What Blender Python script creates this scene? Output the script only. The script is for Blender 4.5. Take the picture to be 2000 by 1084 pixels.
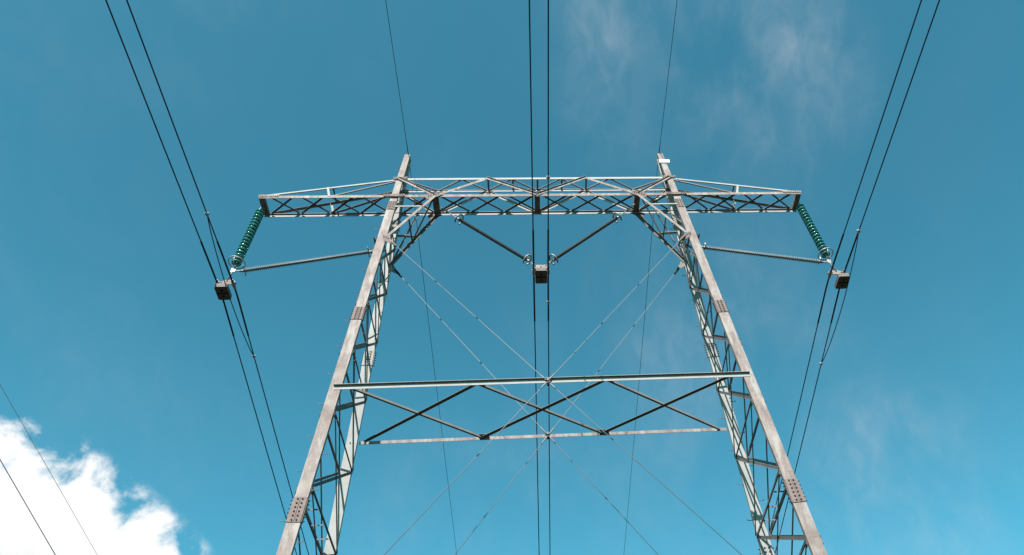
import bpy, math, random
from mathutils import Vector, Matrix
random.seed(7)
R = math.radians
for o in list(bpy.data.objects): bpy.data.objects.remove(o)
scn = bpy.context.scene
COL = scn.collection

# ------------------------------------------------------------------ camera
CAM = Vector((-0.396, -14.9025, 1.6))
FW = Vector((0.08664902, 0.73725393, 0.67003626))
RT = Vector((0.99589689, -0.04647977, -0.07764669))
UP = Vector((0.0261022, -0.67401504, 0.73825632))
F_PX, PPX, PPY = 1664.08, 1176.11, 728.49          # in pixels of the 2000 x 1084 photograph
cd = bpy.data.cameras.new('camera')
cam = bpy.data.objects.new('camera', cd); COL.objects.link(cam)
m = Matrix((RT, UP, -FW)).transposed().to_4x4(); m.translation = CAM
cam.matrix_world = m
cd.sensor_fit = 'HORIZONTAL'; cd.sensor_width = 36.0
cd.lens = F_PX / 2000 * 36
cd.shift_x = -(PPX - 1000) / 2000
cd.shift_y = (PPY - 542) / 2000
cd.clip_start = 0.1; cd.clip_end = 6000
scn.camera = cam

# ------------------------------------------------------------------ sun, sky, exposure
SUN_EL, SUN_AZ = R(46), R(13)                       # behind the camera, a little to the left
SUN = Vector((-math.sin(SUN_AZ) * math.cos(SUN_EL), -math.cos(SUN_AZ) * math.cos(SUN_EL), math.sin(SUN_EL)))
ld = bpy.data.lights.new('sun', 'SUN'); ld.energy = 5.0; ld.angle = R(0.53); ld.color = (1.0, 0.955, 0.9)
sun = bpy.data.objects.new('sun', ld); COL.objects.link(sun)
sun.rotation_euler = (-SUN).to_track_quat('-Z', 'Y').to_euler(); sun.location = (0, -40, 60)

world = bpy.data.worlds.new('World'); scn.world = world; world.use_nodes = True
N, LK = world.node_tree.nodes, world.node_tree.links
N.clear()
def nd(t, **kw):
    n = N.new(t)
    for k, v in kw.items(): setattr(n, k, v)
    return n
def val(n, sock, v):
    if isinstance(v, bpy.types.NodeSocket): LK.new(v, n.inputs[sock])
    else: n.inputs[sock].default_value = v
def mth(op, a, b=0.0, c=0.0, clamp=False):
    n = nd('ShaderNodeMath', operation=op, use_clamp=clamp); val(n, 0, a); val(n, 1, b); val(n, 2, c); return n.outputs[0]
def dot(v, c):
    n = nd('ShaderNodeVectorMath', operation='DOT_PRODUCT'); val(n, 0, v); val(n, 1, tuple(c)); return n.outputs['Value']
def noise(vec, scale, detail, rough=0.55, dist=0.0, lac=2.0):
    n = nd('ShaderNodeTexNoise', noise_dimensions='3D'); val(n, 'Vector', vec); val(n, 'Scale', scale); val(n, 'Detail', detail)
    val(n, 'Roughness', rough); val(n, 'Distortion', dist); val(n, 'Lacunarity', lac); return n.outputs[0]
def ramp(x, a, b, lo=0.0, hi=1.0):
    n = nd('ShaderNodeMapRange', interpolation_type='SMOOTHSTEP'); val(n, 0, x); val(n, 1, a); val(n, 2, b); val(n, 3, lo); val(n, 4, hi); return n.outputs[0]
def mixc(f, a, b):
    n = nd('ShaderNodeMix', data_type='RGBA'); val(n, 0, f); val(n, 6, a); val(n, 7, b); return n.outputs[2]
sky = nd('ShaderNodeTexSky', sky_type='NISHITA', sun_disc=False)
sky.sun_elevation = SUN_EL; sky.sun_rotation = math.atan2(SUN.x, SUN.y)
sky.altitude = 300; sky.air_density = 1.0; sky.dust_density = 1.0; sky.ozone_density = 1.6
tint = nd('ShaderNodeMix', data_type='RGBA', blend_type='MULTIPLY'); val(tint, 0, 1.0); LK.new(sky.outputs[0], tint.inputs[6])
SKY_TINT = (0.47, 1.40, 1.18, 1); val(tint, 7, SKY_TINT)
D = nd('ShaderNodeTexCoord').outputs['Generated']
# cumulus bank on the left of the line, low in the sky: a bounded heap with torn edges
Cc = Vector((-0.62, 0.70, 0.34)).normalized()
Cu = Vector((0.0, 0.0, 1.0)).cross(Cc).normalized(); Cv = Cc.cross(Cu)
dc = dot(D, Cc); dcm = mth('MAXIMUM', dc, 0.05)
ca = mth('DIVIDE', dot(D, Cu), dcm); cb = mth('DIVIDE', dot(D, Cv), dcm)
CUM = dict(cu=0.03, cv=-0.04, ru=0.45, rv=0.30)
ea = mth('SUBTRACT', ca, CUM['cu'])
eb = mth('SUBTRACT', cb, CUM['cv'])
er = mth('SQRT', mth('ADD', mth('POWER', mth('ABSOLUTE', mth('DIVIDE', ea, CUM['ru'])), 2.0), mth('POWER', mth('ABSOLUTE', mth('DIVIDE', eb, CUM['rv'])), 2.0)))
heap = mth('SUBTRACT', 1.0, er)
front = ramp(dc, 0.1, 0.3)
n1 = noise(D, 7.0, 3.0, 0.5); n2 = noise(D, 20.0, 10.0, 0.57, 0.25)
puff = mth('ADD', heap, mth('ADD', mth('MULTIPLY', mth('SUBTRACT', n1, 0.5), 0.24), mth('MULTIPLY', mth('SUBTRACT', n2, 0.5), 0.55)))
cum = mth('MULTIPLY', ramp(mth('ADD', puff, 0.012), -0.04, 0.07), mth('MULTIPLY', front, ramp(heap, -0.085, -0.03)))
# broken fair-weather clouds low around the rest of the horizon
zc = nd('ShaderNodeSeparateXYZ'); LK.new(D, zc.inputs[0])
Z = zc.outputs[2]
back = mth('MULTIPLY', ramp(dot(D, (0.08, 0.74, 0.67)), 0.72, 0.55), ramp(Z, 0.0, 0.12))
ncl = noise(D, 3.2, 8.0, 0.58, 0.2)
far = mth('MULTIPLY', ramp(mth('SUBTRACT', ncl, mth('MULTIPLY', Z, 0.12)), 0.53, 0.66), back)
cl = mth('MAXIMUM', cum, far)
shade = mth('MULTIPLY', ramp(mth('ADD', heap, mth('MULTIPLY', mth('SUBTRACT', noise(D, 11.0, 5.0, 0.5), 0.5), 0.9)), 0.12, 0.5), 0.42)
CLOUD = 7.2
cloudcol = mixc(shade, (CLOUD, CLOUD, CLOUD, 1), (CLOUD * 0.3, CLOUD * 0.36, CLOUD * 0.4, 1))
# thin cirrus veils high up
def veil(center, r, s):
    d = dot(D, Vector(center).normalized())
    return mth('MULTIPLY', ramp(d, math.cos(r), 1.0), s)
mp = nd('ShaderNodeMapping'); LK.new(D, mp.inputs[0]); mp.inputs['Rotation'].default_value = (0, R(25), R(20)); mp.inputs['Scale'].default_value = (1.5, 0.9, 1.0); mp.inputs['Location'].default_value = (2.3, 0.4, 1.1)
nv = noise(mp.outputs[0], 6.0, 7.0, 0.55, 0.5); nf = noise(mp.outputs[0], 2.1, 4.0, 0.5, 0.3)
vs = None
for c, r, s in (((0.103, 0.400, 0.91), 0.085, 1.1), ((0.127, 0.49, 0.861), 0.11, 0.62), ((0.275, 0.462, 0.843), 0.13, 0.95), ((0.25, 0.38, 0.89), 0.15, 0.5),
                ((0.385, 0.775, 0.50), 0.16, 1.0), ((0.22, 0.70, 0.66), 0.17, 0.45), ((-0.05, 0.86, 0.50), 0.2, 0.5)):
    v = veil(c, r, s); vs = v if vs is None else mth('ADD', vs, v)
thin = mth('MULTIPLY', ramp(nf, 0.42, 0.72), 0.25)
vf = mth('MULTIPLY', mth('ADD', mth('MULTIPLY', vs, ramp(nv, 0.32, 0.78)), mth('MULTIPLY', thin, ramp(nv, 0.3, 0.7))), 0.18, clamp=True)
nfi = noise(mp.outputs[0], 26.0, 5.0, 0.55, 0.8)
vf = mth('MULTIPLY', vf, mth('ADD', 0.62, mth('MULTIPLY', ramp(nfi, 0.3, 0.7), 0.76)))
# the sky pales evenly all round towards the horizon
val(tint, 7, mixc(ramp(Z, 0.80, 0.34), tuple(c * 0.97 for c in SKY_TINT[:3]) + (1,), tuple(c * 1.25 for c in SKY_TINT[:3]) + (1,)))
c1 = mixc(vf, tint.outputs[2], (CLOUD * 0.60, CLOUD * 0.64, CLOUD * 0.70, 1))
c2 = mixc(cl, c1, cloudcol)
bg = nd('ShaderNodeBackground'); LK.new(c2, bg.inputs[0]); bg.inputs[1].default_value = 0.0533
LK.new(bg.outputs[0], nd('ShaderNodeOutputWorld').inputs[0])
vw = scn.view_settings
vw.view_transform = 'Standard'; vw.look = 'None'; vw.gamma = 1.0; vw.use_curve_mapping = False; vw.exposure = 1.5
scn.render.engine = 'CYCLES'
scn.cycles.max_bounces = 6; scn.cycles.transparent_max_bounces = 8; scn.cycles.transmission_bounces = 6

# ------------------------------------------------------------------ materials
def mat(name, base, rough=0.6, metal=0.0, alt=None, scale=3.0, alt_amt=0.5, vary=0.08, spec=0.5, trans=0.0, ior=1.45, bump=0.0, fine=None, streak=None):
    M = bpy.data.materials.new(name); M.use_nodes = True
    t = M.node_tree; n, l = t.nodes, t.links
    P = n['Principled BSDF']
    P.inputs['Roughness'].default_value = rough; P.inputs['Metallic'].default_value = metal
    P.inputs['Specular IOR Level'].default_value = spec
    P.inputs['Transmission Weight'].default_value = trans; P.inputs['IOR'].default_value = ior
    tc = n.new('ShaderNodeTexCoord')
    src = None
    col = n.new('ShaderNodeRGB'); col.outputs[0].default_value = (*base, 1); src = col.outputs[0]
    if alt:
        def layer(src, colr, sc, lo, hi, amt, det=7.0, st=None):
            vec = tc.outputs['Object']
            if st:
                mpn = n.new('ShaderNodeMapping'); mpn.inputs['Scale'].default_value = st; mpn.inputs['Location'].default_value = (3.7, 1.3, 0.6); l.new(vec, mpn.inputs[0]); vec = mpn.outputs[0]
            nz = n.new('ShaderNodeTexNoise'); nz.inputs['Scale'].default_value = sc; nz.inputs['Detail'].default_value = det; nz.inputs['Roughness'].default_value = 0.65
            l.new(vec, nz.inputs['Vector'])
            mr = n.new('ShaderNodeMapRange'); mr.inputs[1].default_value = lo; mr.inputs[2].default_value = hi; mr.inputs[4].default_value = amt; l.new(nz.outputs[0], mr.inputs[0])
            mx = n.new('ShaderNodeMix'); mx.data_type = 'RGBA'; l.new(mr.outputs[0], mx.inputs[0]); l.new(src, mx.inputs[6]); mx.inputs[7].default_value = (*colr, 1)
            return mx.outputs[2]
        src = layer(src, alt, scale, 0.40, 0.66, alt_amt)
        if fine: src = layer(src, fine, scale * 9, 0.5, 0.72, 0.4)
        if streak: src = layer(src, streak, 3.0, 0.46, 0.62, 0.85, 6.0, (2.2, 2.2, 0.35)); src = layer(src, alt, 5.0, 0.52, 0.7, 0.7, 6.0, (1.6, 1.6, 0.5))
    if vary:
        oi = n.new('ShaderNodeObjectInfo'); hs = n.new('ShaderNodeHueSaturation')
        mr = n.new('ShaderNodeMapRange'); mr.inputs[3].default_value = 1 - vary; mr.inputs[4].default_value = 1 + vary
        l.new(oi.outputs['Random'], mr.inputs[0]); l.new(mr.outputs[0], hs.inputs['Value']); l.new(src, hs.inputs['Color']); src = hs.outputs[0]
    l.new(src, P.inputs['Base Color'])
    if bump:
        bz = n.new('ShaderNodeTexNoise'); bz.inputs['Scale'].default_value = 40; bz.inputs['Detail'].default_value = 4; l.new(tc.outputs['Object'], bz.inputs['Vector'])
        bp = n.new('ShaderNodeBump'); bp.inputs['Strength'].default_value = bump; bp.inputs['Distance'].default_value = 0.01; l.new(bz.outputs[0], bp.inputs['Height']); l.new(bp.outputs[0], P.inputs['Normal'])
    return M
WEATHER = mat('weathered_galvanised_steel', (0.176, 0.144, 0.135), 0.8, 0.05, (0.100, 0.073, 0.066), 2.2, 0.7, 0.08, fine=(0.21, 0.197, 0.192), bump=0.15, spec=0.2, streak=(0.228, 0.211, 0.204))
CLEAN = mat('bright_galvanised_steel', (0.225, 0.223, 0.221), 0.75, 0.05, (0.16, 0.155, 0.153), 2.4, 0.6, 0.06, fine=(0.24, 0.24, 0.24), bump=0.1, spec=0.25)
BRACE = mat('grey_galvanised_steel', (0.13, 0.122, 0.118), 0.8, 0.05, (0.086, 0.073, 0.069), 2.6, 0.6, 0.14, fine=(0.16, 0.155, 0.155), spec=0.2)
BROWN = mat('brown_weathered_plate', (0.122, 0.092, 0.086), 0.85, 0.0, (0.158, 0.128, 0.12), 4.0, 0.6, 0.1, fine=(0.053, 0.033, 0.031), bump=0.2, spec=0.15)
BOLT = mat('dark_bolt_steel', (0.014, 0.012, 0.012), 0.7, 0.1, vary=0.1, spec=0.2)
WIRE = mat('dull_aluminium_strand', (0.026, 0.029, 0.036), 0.7, 0.2, vary=0.08, spec=0.2)
STAY = mat('galvanised_strand', (0.115, 0.118, 0.122), 0.6, 0.2, vary=0.08)
FAR_WIRE = mat('bright_aluminium_strand', (0.26, 0.265, 0.27), 0.6, 0.1, vary=0.05)
FITTING = mat('cast_fitting_steel', (0.18, 0.176, 0.175), 0.5, 0.3, (0.10, 0.086, 0.082), 9.0, 0.5, 0.1)
CLAMP = mat('cast_aluminium_clamp', (0.26, 0.26, 0.26), 0.42, 0.3, vary=0.05)
RUBBER = mat('grey_silicone_rubber', (0.15, 0.155, 0.158), 0.55, 0.0, (0.11, 0.113, 0.116), 8.0, 0.5, 0.05, spec=0.3)
RUBBER_D = mat('dark_silicone_rubber', (0.058, 0.06, 0.062), 0.55, 0.0, (0.04, 0.04, 0.042), 8.0, 0.5, 0.05, spec=0.3)
WEIGHT = mat('brown_cast_iron', (0.105, 0.086, 0.084), 0.75, 0.0, (0.15, 0.134, 0.13), 6.0, 0.6, 0.1, spec=0.2)
WHITE = mat('white_enamel', (0.62, 0.62, 0.61), 0.4, 0.0, vary=0)
GLASS = mat('green_toughened_glass', (0.055, 0.37, 0.36), 0.17, 0.0, vary=0.12, trans=0.5, ior=1.5, spec=0.8)
CONC = mat('footing_concrete', (0.36, 0.35, 0.33), 0.85, 0.0, (0.26, 0.25, 0.24), 2.5, 0.6)
GROUND = mat('heath_ground', (0.020, 0.021, 0.012), 0.95, 0.0, (0.030, 0.024, 0.017), 0.12, 0.8, 0.0, fine=(0.015, 0.017, 0.009), spec=0.1)

# ------------------------------------------------------------------ mesh helpers
def link(name, verts, faces, material, parent=None, smooth=False, loc=None):
    me = bpy.data.meshes.new(name); me.from_pydata([tuple(v) for v in verts], [], faces); me.update()
    if smooth: me.polygons.foreach_set('use_smooth', [True] * len(me.polygons))
    me.materials.append(material)
    o = bpy.data.objects.new(name, me); COL.objects.link(o)
    if parent is not None:
        o.parent = parent; o.matrix_parent_inverse = parent_matrix(parent).inverted()
    return o
def parent_matrix(o):
    return (parent_matrix(o.parent) @ o.matrix_parent_inverse @ o.matrix_basis) if o.parent else o.matrix_basis.copy()
def empty(name, loc, label, cat, group=None):
    o = bpy.data.objects.new(name, None); COL.objects.link(o); o.location = loc; o.empty_display_size = 0.3
    tag(o, label, cat, group); return o
def tag(o, label, cat, group=None):
    o['label'] = label; o['category'] = cat
    if group: o['group'] = group
    return o
class MB:
    def __init__(s): s.v, s.f = [], []
    def add(s, v, f):
        b = len(s.v); s.v += [Vector(x) for x in v]; s.f += [[i + b for i in q] for q in f]
    def prism(s, A, B, prof, n1, n2, profB=None):
        A, B = Vector(A), Vector(B); pb = profB or prof; k = len(prof)
        v = [A + n1 * x + n2 * y for x, y in prof] + [B + n1 * x + n2 * y for x, y in pb]
        f = [[i, (i + 1) % k, (i + 1) % k + k, i + k] for i in range(k)] + [list(range(k))[::-1], list(range(k, 2 * k))]
        d = B - A
        if n1.cross(n2).dot(d) < 0: f = [q[::-1] for q in f]
        s.add(v, f)
    def box(s, c, ex, ey, ez, hx, hy, hz):
        c = Vector(c); s.prism(c - ez * hz, c + ez * hz, [(-hx, -hy), (hx, -hy), (hx, hy), (-hx, hy)], ex, ey)
    def tube(s, pts, r, n=8, caps=True):
        pts = [Vector(p) for p in pts]; rs = r if isinstance(r, (list, tuple)) else [r] * len(pts)
        base = len(s.v); u = None
        for i, p in enumerate(pts):
            d = (pts[min(i + 1, len(pts) - 1)] - pts[max(i - 1, 0)]).normalized()
            if u is None: u = d.orthogonal().normalized()
            u = (u - d * u.dot(d)).normalized(); w = d.cross(u)
            for k in range(n):
                a = 2 * math.pi * k / n; s.v.append(p + (u * math.cos(a) + w * math.sin(a)) * rs[i])
        for i in range(len(pts) - 1):
            for k in range(n):
                a, b = base + i * n + k, base + i * n + (k + 1) % n
                s.f.append([a, b, b + n, a + n])
        if caps:
            s.f.append([base + k for k in range(n)][::-1]); e = base + (len(pts) - 1) * n; s.f.append([e + k for k in range(n)])
    def lathe(s, A, axis, prof, n=16):
        """prof: list of (distance along axis, radius)"""
        A = Vector(A); d = Vector(axis).normalized(); u = d.orthogonal().normalized(); w = d.cross(u); base = len(s.v)
        for t, r in prof:
            for k in range(n):
                a = 2 * math.pi * k / n; s.v.append(A + d * t + (u * math.cos(a) + w * math.sin(a)) * max(r, 1e-4))
        for i in range(len(prof) - 1):
            for k in range(n):
                a, b = base + i * n + k, base + i * n + (k + 1) % n
                s.f.append([a, b, b + n, a + n])
        s.f.append([base + k for k in range(n)][::-1]); e = base + (len(prof) - 1) * n; s.f.append([e + k for k in range(n)])
    def ring(s, c, axis, R0, r, a0=0, a1=2 * math.pi, n=36, m=8, ref=None):
        d = Vector(axis).normalized(); u = (Vector(ref) - d * Vector(ref).dot(d)).normalized() if ref else d.orthogonal().normalized(); w = d.cross(u)
        full = abs(a1 - a0 - 2 * math.pi) < 1e-6
        s.tube([Vector(c) + (u * math.cos(a0 + (a1 - a0) * i / n) + w * math.sin(a0 + (a1 - a0) * i / n)) * R0 for i in range(n + 1)], r, m, caps=not full)
    def bolt(s, p, nrm, r=0.014, h=0.016):
        s.lathe(Vector(p) - Vector(nrm) * 0.004, nrm, [(0, r), (h + 0.004, r)], 6)
    def build(s, name, material, parent=None, smooth=False): return link(name, s.v, s.f, material, parent, smooth)
JIT = [0]
def member(name, A, B, n1, n2, w1, w2, material, parent, t=0.009, ext=0.0):
    """rolled steel angle: corner line A-B, one flange along n1, the other along n2"""
    A, B = Vector(A), Vector(B); d = (B - A).normalized()
    n1 = Vector(n1); n1 = (n1 - d * n1.dot(d)).normalized()
    n2 = Vector(n2); n2 = (n2 - d * n2.dot(d)); n2 = (n2 - n1 * n2.dot(n1)).normalized()
    JIT[0] = (JIT[0] + 1) % 9; o = n2 * (JIT[0] * 0.0009) + n1 * (JIT[0] * 0.0005)
    b = MB(); b.prism(A + o - d * ext, B + o + d * ext, [(0, 0), (w1, 0), (w1, t), (t, t), (t, w2), (0, w2)], n1, n2)
    return b.build(name, material, parent)
X, Y, ZV = Vector((1, 0, 0)), Vector((0, 1, 0)), Vector((0, 0, 1))

# ------------------------------------------------------------------ ground
def gz(x, y):
    h = 0.0
    if y > 12: h -= 0.115 * (y - 12) * (1 - math.exp(-(y - 12) / 40.0)); h = max(h, -60 + 0.02 * max(0, y - 600))
    if y < -25: h -= 0.03 * (-25 - y); h = max(h, -20)
    a = max(0.0, min(1.0, (max(abs(x), abs(y)) - 12) / 60.0))
    return h + a * (1.6 * math.sin(x * 0.021 + 1) * math.cos(y * 0.017) + 0.35 * math.sin(x * 0.11) * math.sin(y * 0.13 + 2))
ticks = sorted(set([s * (i ** 2.2) * 0.42 for i in range(0, 46) for s in (-1, 1)]))
gv = [(x, y, gz(x, y)) for y in ticks for x in ticks]; n_ = len(ticks)
gf = [[j * n_ + i, j * n_ + i + 1, (j + 1) * n_ + i + 1, (j + 1) * n_ + i] for j in range(n_ - 1) for i in range(n_ - 1)]
g = link('ground', gv, gf, GROUND, smooth=True); g['kind'] = 'structure'

# ------------------------------------------------------------------ tower geometry
ZB, ZT, ZP, ZG = 21.786, 22.752, 24.2, 14.129       # beam underside, beam top, peaks, lower girder
BB, BT = 0.3215, 0.2208                             # half depth of the beam below and above
W0, W1, D0, D1 = 4.0116, 0.06429, 0.29892, 0.08977
AN, LT = 2.885, 7.705                               # beam node, crossarm tip
def lx(z): return W0 + W1 * (ZB - z)
def ly(z): return D0 + D1 * (ZB - z)
def LP(side, fb, z, dx=0.0, dy=0.0): return Vector((side * (lx(z) + dx), fb * (ly(z) + dy), z))
tower = empty('transmission_tower', (0, 0, 0), 'tall portal transmission tower of galvanised steel lattice with two braced legs and a long crossbeam', 'pylon')
SECT = [(ZP, 21.32, 0.165, 0.2), (21.32, 16.55, 0.226, 0.232), (16.55, 10.75, 0.240, 0.248), (10.75, 0.25, 0.256, 0.27)]
def cw(z):
    for a, b, wa, wb in SECT:
        if z >= b: return wa + (wb - wa) * (a - z) / (a - b)
    return 0.27
for side in (-1, 1):
    for fb in (-1, 1):
        dvec = (LP(side, fb, 0) - LP(side, fb, 10)).normalized()
        nx = (X - dvec * X.dot(dvec)).normalized()
        ny = nx.cross(dvec) ; ny = ny if ny.y * fb > 0 else -ny      # outward normal
        fo_ = ny * -fb                                                # the chord's flat face, turned to the front on both chords
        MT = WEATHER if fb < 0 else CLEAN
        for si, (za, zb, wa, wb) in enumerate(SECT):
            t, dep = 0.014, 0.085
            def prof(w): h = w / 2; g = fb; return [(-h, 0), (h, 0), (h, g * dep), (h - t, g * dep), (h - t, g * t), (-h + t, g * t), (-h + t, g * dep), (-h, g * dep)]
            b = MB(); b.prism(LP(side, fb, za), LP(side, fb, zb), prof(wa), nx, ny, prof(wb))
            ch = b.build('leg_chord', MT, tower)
            # splice at the lower end: cover plates and bolts
            if si < 3:
                w = wb + 0.016; hl = (0.21, 0.23, 0.29)[si]
                for k in (-1, 1):
                    pl = MB(); c = LP(side, fb, zb) + nx * (k * w / 4) + fo_ * 0.0072
                    pl.box(c, nx, ny, dvec, w / 4 - 0.006, 0.007, hl); pl.build('splice_plate', BROWN if fb < 0 else CLEAN, ch)
                    sp = MB(); sp.box(LP(side, fb, zb) + nx * (k * (w / 2 + 0.004)) - fo_ * 0.042, nx, ny, dvec, 0.006, 0.036, hl * 0.95); sp.build('splice_plate', BROWN if fb < 0 else CLEAN, ch)
                bo = MB(); nb = (5, 6, 6)[si]
                for k in (-1, 1):
                    for q in range(nb):
                        tq = -hl * 0.84 + 2 * hl * 0.84 * q / (nb - 1)
                        bo.bolt(LP(side, fb, zb) + nx * (k * w * 0.17 + 0.012 * (-1) ** q * 0) + dvec * tq + fo_ * 0.014, fo_, 0.019 if si else 0.013, 0.016)
                        bo.bolt(LP(side, fb, zb) + nx * (k * w * 0.36) + dvec * (tq + 0.03) + fo_ * 0.014, fo_, 0.019 if si else 0.013, 0.016) if q < nb - 1 and si == 0 else None
                        bo.bolt(LP(side, fb, zb) + nx * (k * (w / 2 + 0.01)) + dvec * tq - fo_ * 0.04, nx * k, 0.013, 0.035)
                q_ = bo.build('splice_bolts', BOLT, ch); q_['kind'] = 'stuff'
            # step bolts: on the front chord of one leg and on the rear chord of the other
            if (side, fb) in ((-1, -1), (1, 1)):
                z, k = za - 0.25, 0
                while z > zb + 0.3 and z > 2.2:
                    s2 = -1 if k % 2 == 0 else 1
                    w = cw(z); L = 0.125
                    A = LP(side, fb, z) + nx * (s2 * (w / 2 - 0.01)) - fo_ * 0.03
                    pb = MB(); pb.tube([A, A + nx * s2 * L, A + nx * s2 * (L + 0.022) + Vector((0, 0, 0.035))], 0.0085, 6); pb.build('step_bolt', BRACE, ch)
                    z -= 0.46 / 1.0 * (0.72 if za > 24 else 1); k += 1

# leg bracing: crossed diagonals and horizontals on the inner and the outer face
LV = [20.35, 18.7, 17.02, 15.22, 13.28, 11.25, 9.55, 7.7, 5.7, 3.5, 1.1]
for side in (-1, 1):
    for fc in (-1, 1):                                 # -1 inner face, 1 outer face
        def J(fb, z, dz=0.0): return LP(side, fb, z + dz, fc * (cw(z) / 2 + 0.006), -0.05 if fb < 0 else 0.02)
        out = X * (side * fc)
        for i, z in enumerate(LV):
            w = 0.062 if z > 12 else 0.075
            member('horizontal_brace', J(-1, z), J(1, z), out, ZV, 0.03, w + 0.012, BRACE, tower)
            for fb in (-1, 1):
                gp = MB(); c = J(fb, z) + out * 0.004; gp.box(c + Vector((0, -fb * 0.05, 0)), Y, ZV, X, 0.075, 0.07, 0.0035)
                gp.build('gusset_plate', BRACE, tower)
            if i + 1 < len(LV):
                z2 = LV[i + 1]
                member('diagonal_brace', J(1, z, -0.03), J(-1, z2, 0.05), out, ZV, 0.028, w, BRACE, tower)
                member('diagonal_brace', J(-1, z, -0.03) + out * 0.012, J(1, z2, 0.05) + out * 0.012, out, ZV, 0.024, 0.045 if fc < 0 else 0.034, BRACE, tower)
        # bracing from the first level up past the beam to the peak
        ups = [20.35, ZB - 0.12, ZT - 0.1, 23.45]
        for i in range(3):
            a, b2 = (-1, 1) if i % 2 == 0 else (1, -1)
            member('diagonal_brace', J(a, ups[i]), J(b2, ups[i + 1]), out, ZV, 0.03, 0.045, BRACE, tower)
    # battens tying the two bracing faces at the splice level
    for z in (11.25, 7.7):
        for f in (-0.45, 0.0, 0.42):
            y = f * ly(z); h = cw(z) / 2
            member('batten', (side * (lx(z) - h), y, z), (side * (lx(z) + h), y, z), Y, -ZV, 0.04, 0.03, BRACE, tower)
    for z in (11.25,):
        b = MB(); h = cw(z) / 2
    # peak cap and concrete footings
    cp = MB(); cp.box((side * lx(ZP), 0, ZP + 0.008), X, Y, ZV, 0.075, 0.085, 0.008); cp.build('peak_cap', WEATHER, tower)
    for fb in (-1, 1):
        c = LP(side, fb, 0.0); z0 = gz(c.x, c.y)
        fo = MB(); fo.prism((c.x, c.y, z0 - 0.5), (c.x, c.y, 0.34), [(-.45, -.45), (.45, -.45), (.45, .45), (-.45, .45)], X, Y, [(-.3, -.3), (.3, -.3), (.3, .3), (-.3, .3)])
        fo.build('concrete_footing', CONC, tower)

# ------------------------------------------------------------------ crossbeam
def BPt(x, fb, top=False): return Vector((x, fb * (BT if top else BB), ZT if top else ZB))
nrm_f = lambda fb: Vector((0, fb, 0))
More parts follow.
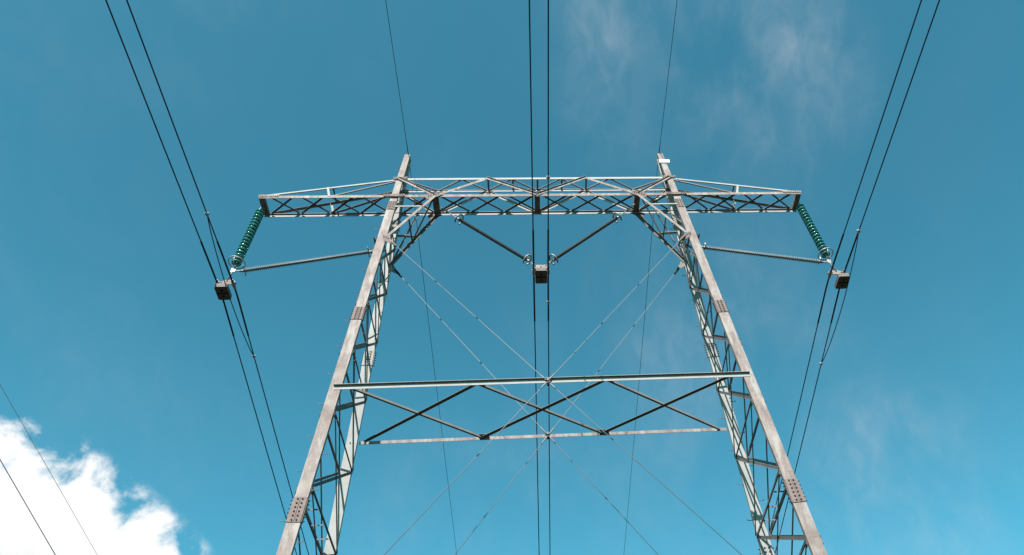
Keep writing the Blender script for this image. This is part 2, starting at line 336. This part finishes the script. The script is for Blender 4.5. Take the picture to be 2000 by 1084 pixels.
# bottom and top chords; both have their flat flange turned inwards, the upright flange hangs below it
for fb in (-1, 1):
    for a, b2 in ((-LT, -4.0), (-4.0, 4.0), (4.0, LT)):
        oy = Vector((0, fb * 0.006, 0))
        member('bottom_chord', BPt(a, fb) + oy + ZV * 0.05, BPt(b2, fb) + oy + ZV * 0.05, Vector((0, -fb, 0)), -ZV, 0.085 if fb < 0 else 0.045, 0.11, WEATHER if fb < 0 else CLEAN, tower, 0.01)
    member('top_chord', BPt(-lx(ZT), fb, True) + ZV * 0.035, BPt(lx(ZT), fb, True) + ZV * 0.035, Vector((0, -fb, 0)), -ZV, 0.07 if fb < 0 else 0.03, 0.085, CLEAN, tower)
    for s in (-1, 1):
        top, tip = BPt(s * (lx(ZT) - 0.05), fb, True), BPt(s * (LT - 0.02), fb) + ZV * 0.05
        member('arm_top_chord', top, tip + Vector((0, fb * 0.012, 0)), Vector((0, -fb, 0)), -ZV, 0.06, 0.055, CLEAN if fb < 0 else BRACE, tower)
        xm = 5.86; f = (xm - lx(ZT)) / (LT - lx(ZT)); pm = top.lerp(tip, f)
        bm_ = BPt(s * xm, fb)
        member('arm_post', bm_ + Vector((-0.03 - s * 0.06, fb * 0.014, 0)), pm + Vector((-0.03 + s * 0.09, fb * 0.014, -0.02)), X, Vector((0, -fb, 0)), 0.06, 0.05, CLEAN, tower)
        member('arm_diagonal', top + Vector((0, -fb * 0.01, -0.02)), BPt(s * (xm - 0.06), fb) + Vector((0, -fb * 0.01, 0.04)), Vector((0, -fb, 0)) if s < 0 else Vector((0, fb, 0)) * -1, -ZV, 0.05, 0.035, BRACE, tower)
    # zigzag on the beam's front and rear face
    zz = [(-lx(ZT) + 0.02, 1), (-AN, 0), (-AN / 2, 1), (0, 0), (AN / 2, 1), (AN, 0), (lx(ZT) - 0.02, 1)]
    for i in range(6):
        (xa, ta), (xb, tb) = zz[i], zz[i + 1]
        A, B = BPt(xa, fb, ta), BPt(xb, fb, tb)
        out = Vector((0, fb, 0)); off = out * 0.02
        dark = i in (0, 2, 3, 5)
        mid = i in (1, 4)
        pr = out if (dark and fb < 0) else -out
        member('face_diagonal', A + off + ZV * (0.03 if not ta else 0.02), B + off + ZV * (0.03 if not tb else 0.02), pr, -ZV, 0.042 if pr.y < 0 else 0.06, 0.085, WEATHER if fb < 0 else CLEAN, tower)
    for s in (-1, 1):
        # node plates
        for xx, sz in ((s * AN, 0.17), (s * lx(ZB), 0.2)):
            gpl = MB(); c = BPt(xx, fb) + Vector((0, fb * 0.024, 0.0))
            if abs(xx) < 3.5:
                gpl.prism(c - Y * 0.004, c + Y * 0.004, [(-0.24 * s * 1, 0.02), (-0.1 * s, 0.10), (0.12 * s, 0.10), (0.26 * s, -0.02), (0.24 * s, -0.17), (0.14 * s, -0.2)], X, ZV)
            else:
                gpl.box(c - ZV * 0.0, X, ZV, Y, 0.30, 0.055, 0.005)
            go = gpl.build('gusset_plate', BROWN, tower)
            bo = MB()
            for q in range(5):
                for r_ in range(2):
                    if abs(xx) < 3.5: p = c + Vector((s * (0.17 - 0.065 * q), fb * 0.005, -0.07 + 0.035 * q * 0.9 + 0.05 * (r_ - 0.5)))
                    else: p = c + Vector(((-1) ** r_ * (0.135 + 0.032 * q), fb * 0.006, 0.022 * (1 if q % 2 else -1)))
                    bo.bolt(p, (0, fb, 0), 0.012, 0.014)
            bo.build('gusset_bolts', BOLT, go)['kind'] = 'stuff'
        tp = MB(); c = Vector((s * (lx(ZT) - 0.02), fb * (BT + 0.03), ZT - 0.0)); tp.box(c, X, ZV, Y, 0.2, 0.05, 0.005); go = tp.build('gusset_plate', BROWN, tower)
        bo = MB()
        for q in range(6): bo.bolt(c + Vector(((q - 2.5) * 0.065, fb * 0.005, 0.018 * (-1) ** q)), (0, fb, 0), 0.012, 0.014)
        bo.build('gusset_bolts', BOLT, go)['kind'] = 'stuff'
        # tip plate bolts
        tp = MB(); c = BPt(s * (LT - 0.27), fb) + Vector((0, fb * 0.016, 0.035)); tp.box(c, X, ZV, Y, 0.27, 0.045, 0.005); go = tp.build('gusset_plate', WEATHER, tower)
        bo = MB()
        for q in range(9): bo.bolt(c + Vector(((q - 4) * 0.058, fb * 0.005, 0.016 * (-1) ** q)), (0, fb, 0), 0.010, 0.013)
        bo.build('gusset_bolts', BOLT, go)['kind'] = 'stuff'
# bottom plane: crossed bracing between the two bottom chords
xs = [-AN + i * AN / 3 for i in range(7)]
bays = [(xs[i], xs[i + 1]) for i in range(6)]
for s in (-1, 1):
    st_ = [s * (LT - 0.17 - i * (LT - 0.17 - 4.22) / 4) for i in range(5)]
    bays += [tuple(sorted((st_[i], st_[i + 1]))) for i in range(4)]
    bays.append(tuple(sorted((s * 3.86, s * (AN + 0.08)))))
for a, b2 in bays:
    zo = ZV * 0.034
    e = 0.05
    for (A, B, down) in ((Vector((a + e, BB - 0.03, ZB)), Vector((b2 - e, -BB + 0.03, ZB)), True), (Vector((a + e, -BB + 0.03, ZB + 0.012)), Vector((b2 - e, BB - 0.03, ZB + 0.012)), False)):
        member('plan_brace', A + zo, B + zo, Vector((0, -1, 0)), -ZV if down else ZV, 0.05, 0.026 if down else 0.045, BRACE, tower, 0.007)
# cross members of the beam's bottom: wide plates at the nodes and at the tips
for x_, w in ((-AN, 0.085), (0, 0.075), (AN, 0.085), (-LT + 0.05, 0.075), (LT - 0.05, 0.075)):
    b = MB(); b.box((x_, 0, ZB + 0.02), X, Y, ZV, w, BB - 0.012, 0.006); b.box((x_ - w + 0.006, 0, ZB + 0.08), X, Y, ZV, 0.006, BB - 0.013, 0.054); b.box((x_ + w - 0.006, 0, ZB + 0.08), X, Y, ZV, 0.006, BB - 0.013, 0.054)
    b.build('cross_plate', WEATHER, tower)
# top plane: cross members and zigzag
for x_ in (-AN / 2, -AN / 4, 0, AN / 4, AN / 2):
    member('top_cross_member', (x_, -BT + 0.01, ZT + 0.01), (x_, BT - 0.01, ZT + 0.01), X, ZV, 0.05, 0.04, BRACE, tower)
zq = [-lx(ZT) + 0.1] + [-AN + i * AN / 4 for i in range(0, 9)] + [lx(ZT) - 0.1]
for i in range(len(zq) - 1):
    sa = 1 if i % 2 else -1; 
    member('top_plan_brace', (zq[i], sa * (BT - 0.02), ZT - 0.004), (zq[i + 1], -sa * (BT - 0.02), ZT - 0.004), Y, ZV, 0.035, 0.03, BRACE, tower, 0.006)
for s in (-1, 1):
    # arm: tie between front and rear top chord above the arm posts
    f = (5.8 - lx(ZT)) / (LT - lx(ZT)); y = BT + (BB - BT) * f; z = ZT + (ZB - ZT) * f
    member('top_cross_member', (s * 5.8, -y + 0.01, z + 0.02), (s * 5.8, y - 0.01, z + 0.02), X, ZV, 0.045, 0.04, BRACE, tower)
    # knee braces from the legs up to the beam nodes
    ZK = 19.72
    for fb in (-1, 1):
        A = LP(s, fb, ZK, -0.05, 0.015); B = BPt(s * (AN + 0.02), fb) + Vector((0, fb * 0.036, -0.02))
        member('knee_brace', A, B, Vector((0, -fb, 0)), -ZV, 0.07, 0.078, WEATHER if fb < 0 else BRACE, tower, 0.01)
    kf = lambda fb, t: LP(s, fb, ZK, -0.05, 0.0).lerp(BPt(s * AN, fb), t)
    for t in (0.55,):
        p = kf(1, t); q = LP(s, 1, p.z, -0.1, -0.02)
        member('knee_tie', p, q, Y * -1, -ZV, 0.05, 0.05, CLEAN, tower)
        p2 = kf(-1, t); q2 = LP(s, -1, p2.z, -0.1, 0.02)
        member('knee_tie', kf(-1, 0.76), LP(s, -1, kf(-1, 0.76).z, -0.06, 0.02), Y * 1, -ZV, 0.045, 0.045, CLEAN, tower)
    member('knee_diagonal', kf(1, 0.46), kf(-1, 0.97), X, -ZV, 0.035, 0.035, BRACE, tower)
    member('knee_diagonal', kf(1, 0.05), Vector((s * 3.45, BB, ZB)), X, -ZV, 0.04, 0.04, BRACE, tower)
    member('knee_diagonal', kf(-1, 0.46), kf(1, 0.46), X, -ZV, 0.035, 0.035, BRACE, tower)
    # shoulder brackets for the stays
    for fb in (-1, 1):
        c = LP(s, fb, 19.62, -cw(19.6) / 2 + 0.02, 0.02)
        gpl = MB(); gpl.prism(c - Y * 0.006, c + Y * 0.006, [(0.05 * s, 0.17), (-0.10 * s, 0.15), (-0.15 * s, 0.02), (-0.26 * s, -0.15), (-0.21 * s, -0.2), (0.0 * s, -0.06)], X, ZV)
        go = gpl.build('gusset_plate', BROWN if fb < 0 else BRACE, tower)
        bo = MB()
        for q in range(4): bo.bolt(c + Vector((s * (0.04 - 0.05 * q), fb * 0.008, 0.12 - 0.035 * q)), (0, fb, 0), 0.013, 0.015)
        bo.build('gusset_bolts', BOLT, go)['kind'] = 'stuff'

# ------------------------------------------------------------------ lower girder between the legs
TILT = 0.0305
def GP(u, fb):                                        # u from -1 to 1 across the portal
    z = ZG + TILT * u; return Vector((u * (lx(z) - 0.02), fb * (ly(z) + (0.012 if fb < 0 else 0.0)), z))
member('girder_chord', GP(-1.012, -1) - ZV * 0.03, GP(1.012, -1) - ZV * 0.03, -Y, -ZV, 0.058, 0.115, CLEAN, tower)
member('girder_chord', GP(-0.965, 1), GP(0.965, 1), Y, -ZV, 0.075, 0.088, WEATHER, tower)
gn = [-0.93, -0.325, 0.305, 0.93]
for i in range(3):
    a, b2 = gn[i], gn[i + 1]
    A, B = GP(a, -1) + Vector((0, 0.05, -0.02)), GP(b2, 1) + Vector((0, -0.03, -0.02))
    C_, D_ = GP(a, 1) + Vector((0, -0.03, -0.045)), GP(b2, -1) + Vector((0, 0.05, -0.045))
    member('girder_brace', A - ZV * 0.05, B - ZV * 0.05, ZV, Y, 0.055, 0.05, BRACE, tower)
    member('girder_brace', C_, D_, -Y, -ZV, 0.075, 0.022, BRACE, tower)
for fb in (-1, 1):
    for u in (-1.0, 1.0):
        bo = MB()
        for q in range(2): bo.bolt(GP(u, fb) + Vector((-u * (0.03 + 0.075 * q) + u * 0.08, -0.002, -0.033)), (0, -1, 0), 0.015, 0.015)
        bo.build('girder_bolts', BOLT, tower)['kind'] = 'stuff'
    for u in gn[1:3]:
        gpl = MB(); c = GP(u, fb) + Vector((0, -fb * 0.05, -0.012)); gpl.box(c, X, Y, ZV, 0.12, 0.07, 0.004); gpl.build('gusset_plate', BRACE, tower)

# ------------------------------------------------------------------ stays crossing between the legs
stay_label = {(-1, -1): 'thin steel stay clamped to the girder bar with dark underside, from the plain leg',
              (1, -1): 'thin steel stay clamped to the girder bar with dark underside, from the white-plate leg',
              (-1, 1): 'thin steel stay clamped to the lighter rear girder bar, from the plain leg',
              (1, 1): 'thin steel stay clamped to the lighter rear girder bar, from the white-plate leg'}
for fb in (-1, 1):
    for s in (-1, 1):
        A = LP(s, fb, 19.5, -0.30, 0.03 + 0.02 * s)
        zc_ = ZG - (0.14 if fb < 0 else 0.05); C_ = Vector((0.03, fb * (ly(zc_) + (0.05 if fb < 0 else -0.02) + 0.012 * s), zc_))
        # continue to the foot of the other leg
        d = C_ - A; k = 1.0
        while abs((C_ + d * k).x) < lx((C_ + d * k).z) - 0.2: k += 0.002
        B = C_ + d * k
        st = empty('stay_cable', C_, stay_label[(s, fb)], 'stay cable', 'stays crossing between the tower legs')
        b = MB(); b.tube([A, C_, B], 0.0072, 7); b.build('cable', STAY, st, True)
        u = d.normalized()
        for P_, sg in ((C_, -1), (C_, 1)):
            b = MB(); b.tube([P_ + u * sg * 0.05, P_ + u * sg * 0.08, P_ + u * sg * 0.24, P_ + u * sg * 0.3], [0.014, 0.018, 0.016, 0.01], 8); b.build('grip', STAY, st, True)
        b = MB(); b.tube([A - u * 0.12, A + u * 0.02, A + u * 0.22, A + u * 0.26], [0.022, 0.034, 0.03, 0.013], 8); b.build('turnbuckle', BOLT if fb > 0 else BROWN, st, True)
        for f in (0.35, 0.62, 1.35):
            P_ = A + d * (f + 0.03 * s); b = MB(); b.tube([P_ - u * 0.045, P_ + u * 0.045], 0.0105, 7); b.build('sleeve', BOLT, st, True)
    # clamp where the stays cross the girder
    zc_ = ZG - (0.14 if fb < 0 else 0.05); C_ = Vector((0.03, fb * (ly(zc_) + (0.03 if fb < 0 else -0.02)), zc_))
    b = MB(); b.box(C_ + Vector((0, -0.03 * fb * 0, 0)), X, Y, ZV, 0.02, 0.06, 0.07); b.bolt(C_ + Vector((0, -0.05, 0)), (0, -1, 0), 0.03, 0.04); b.build('stay_clamp', BRACE, tower)

# ------------------------------------------------------------------ white plate on one peak
pl = MB(); c = LP(1, -1, 23.69, 0.03, 0.03); pl.box(c, X, ZV, Y, 0.16, 0.075, 0.004)
for k in (-1, 1): pl.bolt(c + Vector((0.1 * k, -0.004, 0)), (0, -1, 0), 0.01, 0.008)
tag(pl.build('marker_plate', WHITE), 'small blank white rectangular plate bolted near the top of one tower peak', 'sign')

# ------------------------------------------------------------------ insulators
def glass_string(A, B, label, s):
    A, B = Vector(A), Vector(B); d = (B - A).normalized(); L = (B - A).length
    root = empty('glass_insulator_string', A, label, 'insulator', 'glass insulator strings at the crossarm tips')
    b = MB(); b.tube([A - d * 0.10, A + d * 0.06], 0.016, 8); b.ring(A - d * 0.06, Y, 0.045, 0.012, ref=d, n=14, m=6); b.build('shackle', FITTING, root, True)
    n = 18; p = (L - 0.12) / n
    shed = MB(); Rr = 0.122
    shed.lathe((0, 0, 0), (0, 0, -1), [(0.0, 0.030), (0.010, 0.055), (0.024, 0.092), (0.046, Rr), (0.062, Rr - 0.002), (0.060, Rr - 0.014), (0.044, 0.088), (0.058, 0.080), (0.056, 0.072), (0.038, 0.058), (0.050, 0.048), (0.034, 0.02)], 28)
    cap = MB(); cap.lathe((0, 0, 0), (0, 0, -1), [(-0.052, 0.018), (-0.046, 0.034), (-0.008, 0.042), (0.012, 0.05), (0.014, 0.03)], 14); cap.lathe((0, 0, 0), (0, 0, -1), [(0.03, 0.02), (p - 0.045, 0.013)], 8)
    q = (-ZV).rotation_difference(d).to_matrix().to_4x4()
    s0 = c0 = None
    for i in range(n):
        P_ = A + d * (0.10 + p * i)
        mw = Matrix.Translation(P_) @ q
        if s0 is None:
            s0 = shed.build('glass_disc', GLASS, None, True); c0 = cap.build('disc_cap', FITTING, None, True); so, co = s0, c0
        else:
            so, co = s0.copy(), c0.copy(); COL.objects.link(so); COL.objects.link(co)
        so.parent = root; so.matrix_parent_inverse = Matrix.Identity(4); so.matrix_basis = Matrix.Translation(-A) @ mw
        co.parent = so; co.matrix_parent_inverse = Matrix.Identity(4); co.matrix_basis = Matrix.Identity(4)
    # shielding ring round the last discs
    b = MB(); c = B - d * 0.12; b.ring(c, d, 0.212, 0.0155, n=40); 
    b.build('shielding_ring', CLAMP, root, True)
    b = MB()
    for a in (0, math.pi):
        u = (Y - d * Y.dot(d)).normalized() * math.cos(a)
        b.tube([B + d * 0.06, B + d * 0.05 + u * 0.12, c + u * 0.212], 0.010, 6)
    b.build('ring_bracket', CLAMP, root, True)
    b = MB(); b.tube([B - d * 0.05, B + d * 0.12], 0.02, 8); b.box(B + d * 0.08, X, Y, ZV, 0.035, 0.03, 0.035); b.build('end_fitting', FITTING, root, True)
    return root
def composite(A, B, label, name, group, ring_r, ring_mode, r_shed, pitch, rub):
    A, B = Vector(A), Vector(B); d = (B - A).normalized(); L = (B - A).length
    root = empty(name, A, label, 'insulator', group)
    b = MB(); b.tube([A + d * 0.08, B - d * 0.08], r_shed * 0.55, 12); b.build('rod', rub, root, True)
    b = MB(); n = int((L - 0.24) / pitch)
    for i in range(n):
        t = 0.12 + i * (L - 0.24) / (n - 1)
        b.lathe(A + d * (t - 0.006), d, [(0, r_shed * 0.53), (0.006, r_shed), (0.012, r_shed), (0.020, r_shed * 0.53)], 16)
    b.build('shed_row', rub, root, True)['kind'] = 'stuff'
    for P_, sg in ((A, 1), (B, -1)):
        b = MB(); b.tube([P_ - d * sg * 0.02, P_ + d * sg * 0.05, P_ + d * sg * 0.12], [0.02, 0.034, 0.03], 10); b.build('end_fitting', FITTING, root, True)
        b = MB(); c = P_ + d * sg * 0.10
        if ring_mode == 'open':
            ref = Vector((0, -0.6, 1)); b.ring(c, d, ring_r, 0.023, R(40), R(320), 28, ref=-ref)
            b.tube([c, c + (ref - d * ref.dot(d)).normalized() * ring_r], 0.009, 6)
            b.build('grading_ring', FITTING, root, True)
        else:
            b.ring(c, d, ring_r, 0.019, R(-70), R(110), 18, ref=ZV); b.tube([c, c + (ZV - d * ZV.dot(d)).normalized() * ring_r], 0.012, 6)
            b.lathe(c + d * -0.012, d, [(0, 0.05), (0.024, 0.05)], 12)
            b.build('arcing_horn', CLAMP, root, True)
    return root
sname = {-1: 'on the plain leg side', 1: 'on the white-plate leg side'}
def yoke(c, s, label, upA):
    """yoke plate with two suspension clamps and a stack of counterweight slabs; c = middle of the two clamps"""
    c = Vector(c); root = empty('yoke_assembly', c, label, 'suspension clamp', 'yokes carrying the twin conductors')
    b = MB()
    if s == 0: pr = [(-0.235, 0.05), (-0.18, 0.20), (-0.14, 0.25), (0.14, 0.25), (0.18, 0.20), (0.235, 0.05), (0.19, 0.0), (-0.19, 0.0)]
    else: pr = [(-0.24, 0.03), (-0.04, 0.16), (0.06, 0.16), (0.24, 0.05), (0.19, -0.01), (-0.19, -0.01)]
    b.prism(c - Y * 0.012, c + Y * 0.012, pr, X, ZV); yp = b.build('yoke_plate', WEATHER, root)
    b = MB()
    for px_, pz in (((-0.14, 0.2), (0.14, 0.2), (0.0, 0.16)) if s == 0 else ((0.01, 0.11), (-0.12, 0.04), (0.14, 0.05))): b.bolt(c + Vector((px_, -0.012, pz)), (0, -1, 0), 0.018, 0.02)
    b.build('yoke_bolts', BOLT, yp)['kind'] = 'stuff'
    for k in (-1, 1):
        p = c + Vector((k * 0.19, 0, 0))
        b = MB(); b.tube([p + Vector((0, -0.15, 0.006)), p + Vector((0, -0.06, -0.012)), p + Vector((0, 0.06, -0.014)), p + Vector((0, 0.15, -0.012))], [0.028, 0.043, 0.043, 0.028], 10)
        b.box(p + Vector((0, 0, 0.035)), X, Y, ZV, 0.022, 0.045, 0.045)
        cl_ = b.build('conductor_clamp', FITTING, root, False)
        b = MB(); b.bolt(p + Vector((k * 0.022, -0.025, 0.04)), (k, 0, 0), 0.014, 0.03); b.bolt(p + Vector((k * 0.022, 0.025, 0.04)), (k, 0, 0), 0.014, 0.03); b.build('clamp_bolts', CLAMP, cl_)['kind'] = 'stuff'
    # hanger and slabs
    w = c + Vector((0.0 if s == 0 else (0.08 if s > 0 else -0.01), 0.0, -0.10 if s == 0 else -0.21))
    b = MB(); b.box(w + Vector((0, 0, 0.08)), X, Y, ZV, 0.03, 0.014, 0.13); b.build('hanger', WEIGHT, root)
    for k in range(2):
        b = MB(); z = w.z - 0.035 - k * 0.066; e = 0.03
        hx, hy, hz = 0.155, 0.225, 0.03
        ring8 = [(-hx + e, -hy), (hx - e, -hy), (hx, -hy + e), (hx, hy - e), (hx - e, hy), (-hx + e, hy), (-hx, hy - e), (-hx, -hy + e)]
        b.prism((w.x, w.y, z - hz), (w.x, w.y, z + hz), ring8, X, Y); b.build('counterweight_slab', WEIGHT, root)
    b = MB(); 
    for yy in (-0.1, 0.1): b.bolt((w.x, w.y + yy, w.z - 0.131), (0, 0, -1), 0.025, 0.02)
    b.box((w.x, w.y, w.z - 0.137), X, Y, ZV, 0.14, 0.012, 0.006)
    b.build('slab_bolts', BOLT, root)['kind'] = 'stuff'
    return root

# outer phases
CL = {}
for s in (-1, 1):
    tip = Vector((s * (LT - 0.02), 0, ZB - 0.12)); low = Vector((s * 7.91, 0, 19.26))
    glass_string(tip, low, 'string of green glass discs hanging from the crossarm tip, ' + sname[s], s)
    b = MB(); b.tube([tip + ZV * 0.14, tip], 0.018, 8); b.build('hanger_link', FITTING, tower)
    pin, pout = Vector((s * 4.46, 0, 19.75)), Vector((s * 7.74, 0, 19.03))
    composite(pin, pout, 'long ribbed grey insulator reaching sideways from the leg, ' + sname[s], 'composite_post_insulator', 'side post insulators', 0.125, 'horn', 0.067, 0.046, RUBBER)
    member('post_insulator_bracket', LP(s, -1, 19.75, 0.16, 0.0), LP(s, 1, 19.75, 0.16, 0.0), X * s, -ZV, 0.06, 0.09, BRACE, tower)
    b = MB(); b.box((s * 4.40, 0, 19.75), X, Y, ZV, 0.09, 0.04, 0.05); b.build('post_insulator_bracket', BROWN, tower)
    yc = Vector((s * 7.99, 0, 18.53)); CL[s] = yc
    lk = Vector((s * 7.92, 0, 19.05))
    yoke(yc, s, 'yoke plate with twin clamps and counterweight slabs, under glass string ' + sname[s], lk)
    root = empty('link_fitting', lk, 'cast link joining glass string, side insulator and yoke, ' + sname[s], 'fitting', 'links above the outer yokes')
    b = MB(); b.tube([low + Vector((0, 0, -0.02)), lk, yc + Vector((0, 0, 0.13))], [0.022, 0.026, 0.022], 8); b.build('link_rod', FITTING, root, True)
    b = MB(); b.prism(lk - Y * 0.014, lk + Y * 0.014, [(-0.05, -0.05), (0.05, -0.05), (0.05, 0.09), (-0.05, 0.09)], X, ZV); b.tube([pout - X * s * 0.02, lk], 0.024, 8); b.build('link_plate', CLAMP, root)
# middle phase
yc = Vector((0.015, 0, 18.84)); CL[0] = yc
yoke(yc, 0, 'yoke plate with twin clamps and counterweight slabs hanging at the foot of the V insulators', None)
for s in (-1, 1):
    T = Vector((s * AN * 0.99, 0, ZB - 0.0)); A = Vector((0.02 + s * 2.30, 0, 21.17)); B = Vector((0.015 + s * 0.28, 0, 19.235))
    composite(A, B, ('slender dark rod insulator of the V under the beam, ' + ('plain leg side' if s < 0 else 'white-plate leg side')), 'composite_rod_insulator', 'V insulators under the beam', 0.152, 'open', 0.05, 0.042, RUBBER_D)
    b = MB(); b.tube([T, T.lerp(A, 0.3), A], [0.02, 0.016, 0.018], 8); b.box(T.lerp(A, 0.5), X, Y, ZV, 0.03, 0.012, 0.03); b.build('hanger_link', FITTING, tower, False)
    b = MB(); b.tube([B, yc + Vector((s * 0.15, 0, 0.2))], 0.02, 8); b.build('hanger_link', FITTING, tower)

# ------------------------------------------------------------------ wires
def zwire(y, near, fars, cn=0.00028, cf=0.00028, soft=0.5):
    """height difference to the clamp: gentle fall towards the camera side, steeper on the downhill side, rounded in the clamp"""
    if y < 0: return near * y + cn * y * y if y < -soft else near * y + cn * y * y
    return -fars * y + cf * y * y if y > soft else -fars * y * y / (2 * soft) - (fars * soft / 2) * (y / soft) * 0
def path(x0, z0, near, fars, ys, dx=0.0):
    out = []
    for y in ys:
        if y >= 0:
            z = (-fars * y * y / 1.2 if y < 0.6 else -fars * (y - 0.3)) + 0.00028 * y * y
        else:
            z = near * y + 0.00028 * y * y
        out.append(Vector((x0 + dx * y, y, z0 + z)))
    return out
YS = [-260, -200, -150, -110, -80, -60, -45, -34, -26, -20, -16, -12.5, -9.5, -7, -5, -3.4, -2.2, -1.2, -0.5, -0.2, 0, 0.2, 0.4, 0.6, 1.2, 2.2, 3.4, 5, 7, 9.5, 12.5, 16, 20, 26, 34, 45, 60, 80, 110, 150, 200, 260, 320]
phase_txt = {-1: 'outer pair ' + sname[-1], 0: 'middle pair under the V insulators', 1: 'outer pair ' + sname[1]}
for ph in (-1, 0, 1):
    for k in (-1, 1):
        c = CL[ph]; x0 = c.x + k * 0.19; z0 = c.z - 0.014
        inner = (k == -ph) if ph else None
        has = (ph == -1 and k == 1) or (ph == 1 and k == 1) or (ph == 0 and k == 1)
        lab = 'dark conductor with a damper loop below, ' if has else 'dark conductor without a loop, '
        root = empty('conductor', (x0, 0, z0), lab + phase_txt[ph], 'power line', 'conductors of the line')
        nr, fr = 0.022, 0.168
        if ph == 0: nr, fr = 0.022, 0.160
        pts = path(x0, z0, nr, fr, YS)
        b = MB(); b.tube(pts, 0.0155, 8); b.build('strand', WIRE, root, True)
        ys = [-1.45, -1.4, -1.0, -0.5, -0.2, 0, 0.2, 0.4, 0.6, 1.0, 1.6, 1.65]
        b = MB(); b.tube(path(x0, z0, nr, fr, ys), [0.016] + [0.0245] * 10 + [0.016], 8); b.build('armour_rod', WIRE, root, True)
        if has:
            ya, yb = -2.25, (2.3 if ph else 1.25)
            if ph == 1: yb = 3.05; ya = -1.5
            if ph == 0: ya, yb = -3.0, 1.0
            Pa, Pb = path(x0, z0, nr, fr, [ya])[0], path(x0, z0, nr, fr, [yb])[0]
            dz = 0.03; sag = 0.25 if ph else 0.1
            lp = [Pa.lerp(Pb, i / 14) + Vector((0, 0, -dz - sag * 4 * (i / 14) * (1 - i / 14))) for i in range(15)]
            lp[0] = Pa; lp[-1] = Pb
            b = MB(); b.tube(lp, 0.0125, 8); b.build('damper_loop', WIRE, root, True)
            for P_ in (Pa, Pb):
                b = MB(); b.tube([P_ + Vector((0, -0.06, -0.012)), P_ + Vector((0, -0.03, -0.012)), P_ + Vector((0, 0.03, -0.012)), P_ + Vector((0, 0.06, -0.012))], [0.02, 0.036, 0.036, 0.02], 10); b.box(P_ + Vector((0, 0, 0.01)), X, Y, ZV, 0.045, 0.022, 0.02); b.build('loop_clamp', CLAMP, root, True)
for s in (-1, 1):
    x0, z0 = s * (lx(ZP) - 0.01), ZP + 0.11
    root = empty('earth_wire', (x0, 0, z0), 'thin earth wire carried over the tower peak ' + ('without' if s < 0 else 'with') + ' the white plate', 'earth wire', 'earth wires over the peaks')
    b = MB(); b.tube(path(x0, z0, 0.035, 0.125, YS), 0.0078, 7); b.build('strand', WIRE, root, True)
    b = MB(); b.tube(path(x0, z0, 0.035, 0.125, [-0.5, -0.2, 0, 0.2, 0.5]), [0.009, 0.013, 0.014, 0.013, 0.009], 8); b.build('armour_rod', WIRE, root, True)
    b = MB(); b.box((x0, 0, ZP + 0.075), X, Y, ZV, 0.02, 0.06, 0.055); b.bolt((x0 - 0.02, 0, ZP + 0.09), (-1, 0, 0), 0.014, 0.05); b.build('wire_clamp', BOLT, root)
# two wires of a neighbouring line
def neighbour(name, P1, P2, r, label):
    P1, P2 = Vector(P1), Vector(P2); sl = (P2.z - P1.z) / (P2.y - P1.y)
    pts = []
    for y in [-300, -200, -120, -70, -40, -20, -8, 0, 4, 8, 12, 16, 20, 26, 34, 45, 60, 90, 140, 200, 300]:
        dy = y - P1.y
        z = P1.z + sl * dy + (0.0004 * dy * dy if abs(dy) > 14 else 0)
        pts.append((P1.x, y, z))
    b = MB(); b.tube(pts, r, 7); tag(b.build(name, FAR_WIRE, None, True), label, 'power line', 'wires of the neighbouring line')
neighbour('neighbour_wire', (-20, 9.8, 24.3), (-20, 20.1, 23.1), 0.0095, 'thinner grey wire of the neighbouring line crossing the torn edge of the white cloud')
neighbour('neighbour_wire', (-19, 10.3, 21.1), (-19, 15.4, 20.35), 0.0165, 'thicker grey wire of the neighbouring line in front of the solid white cloud')
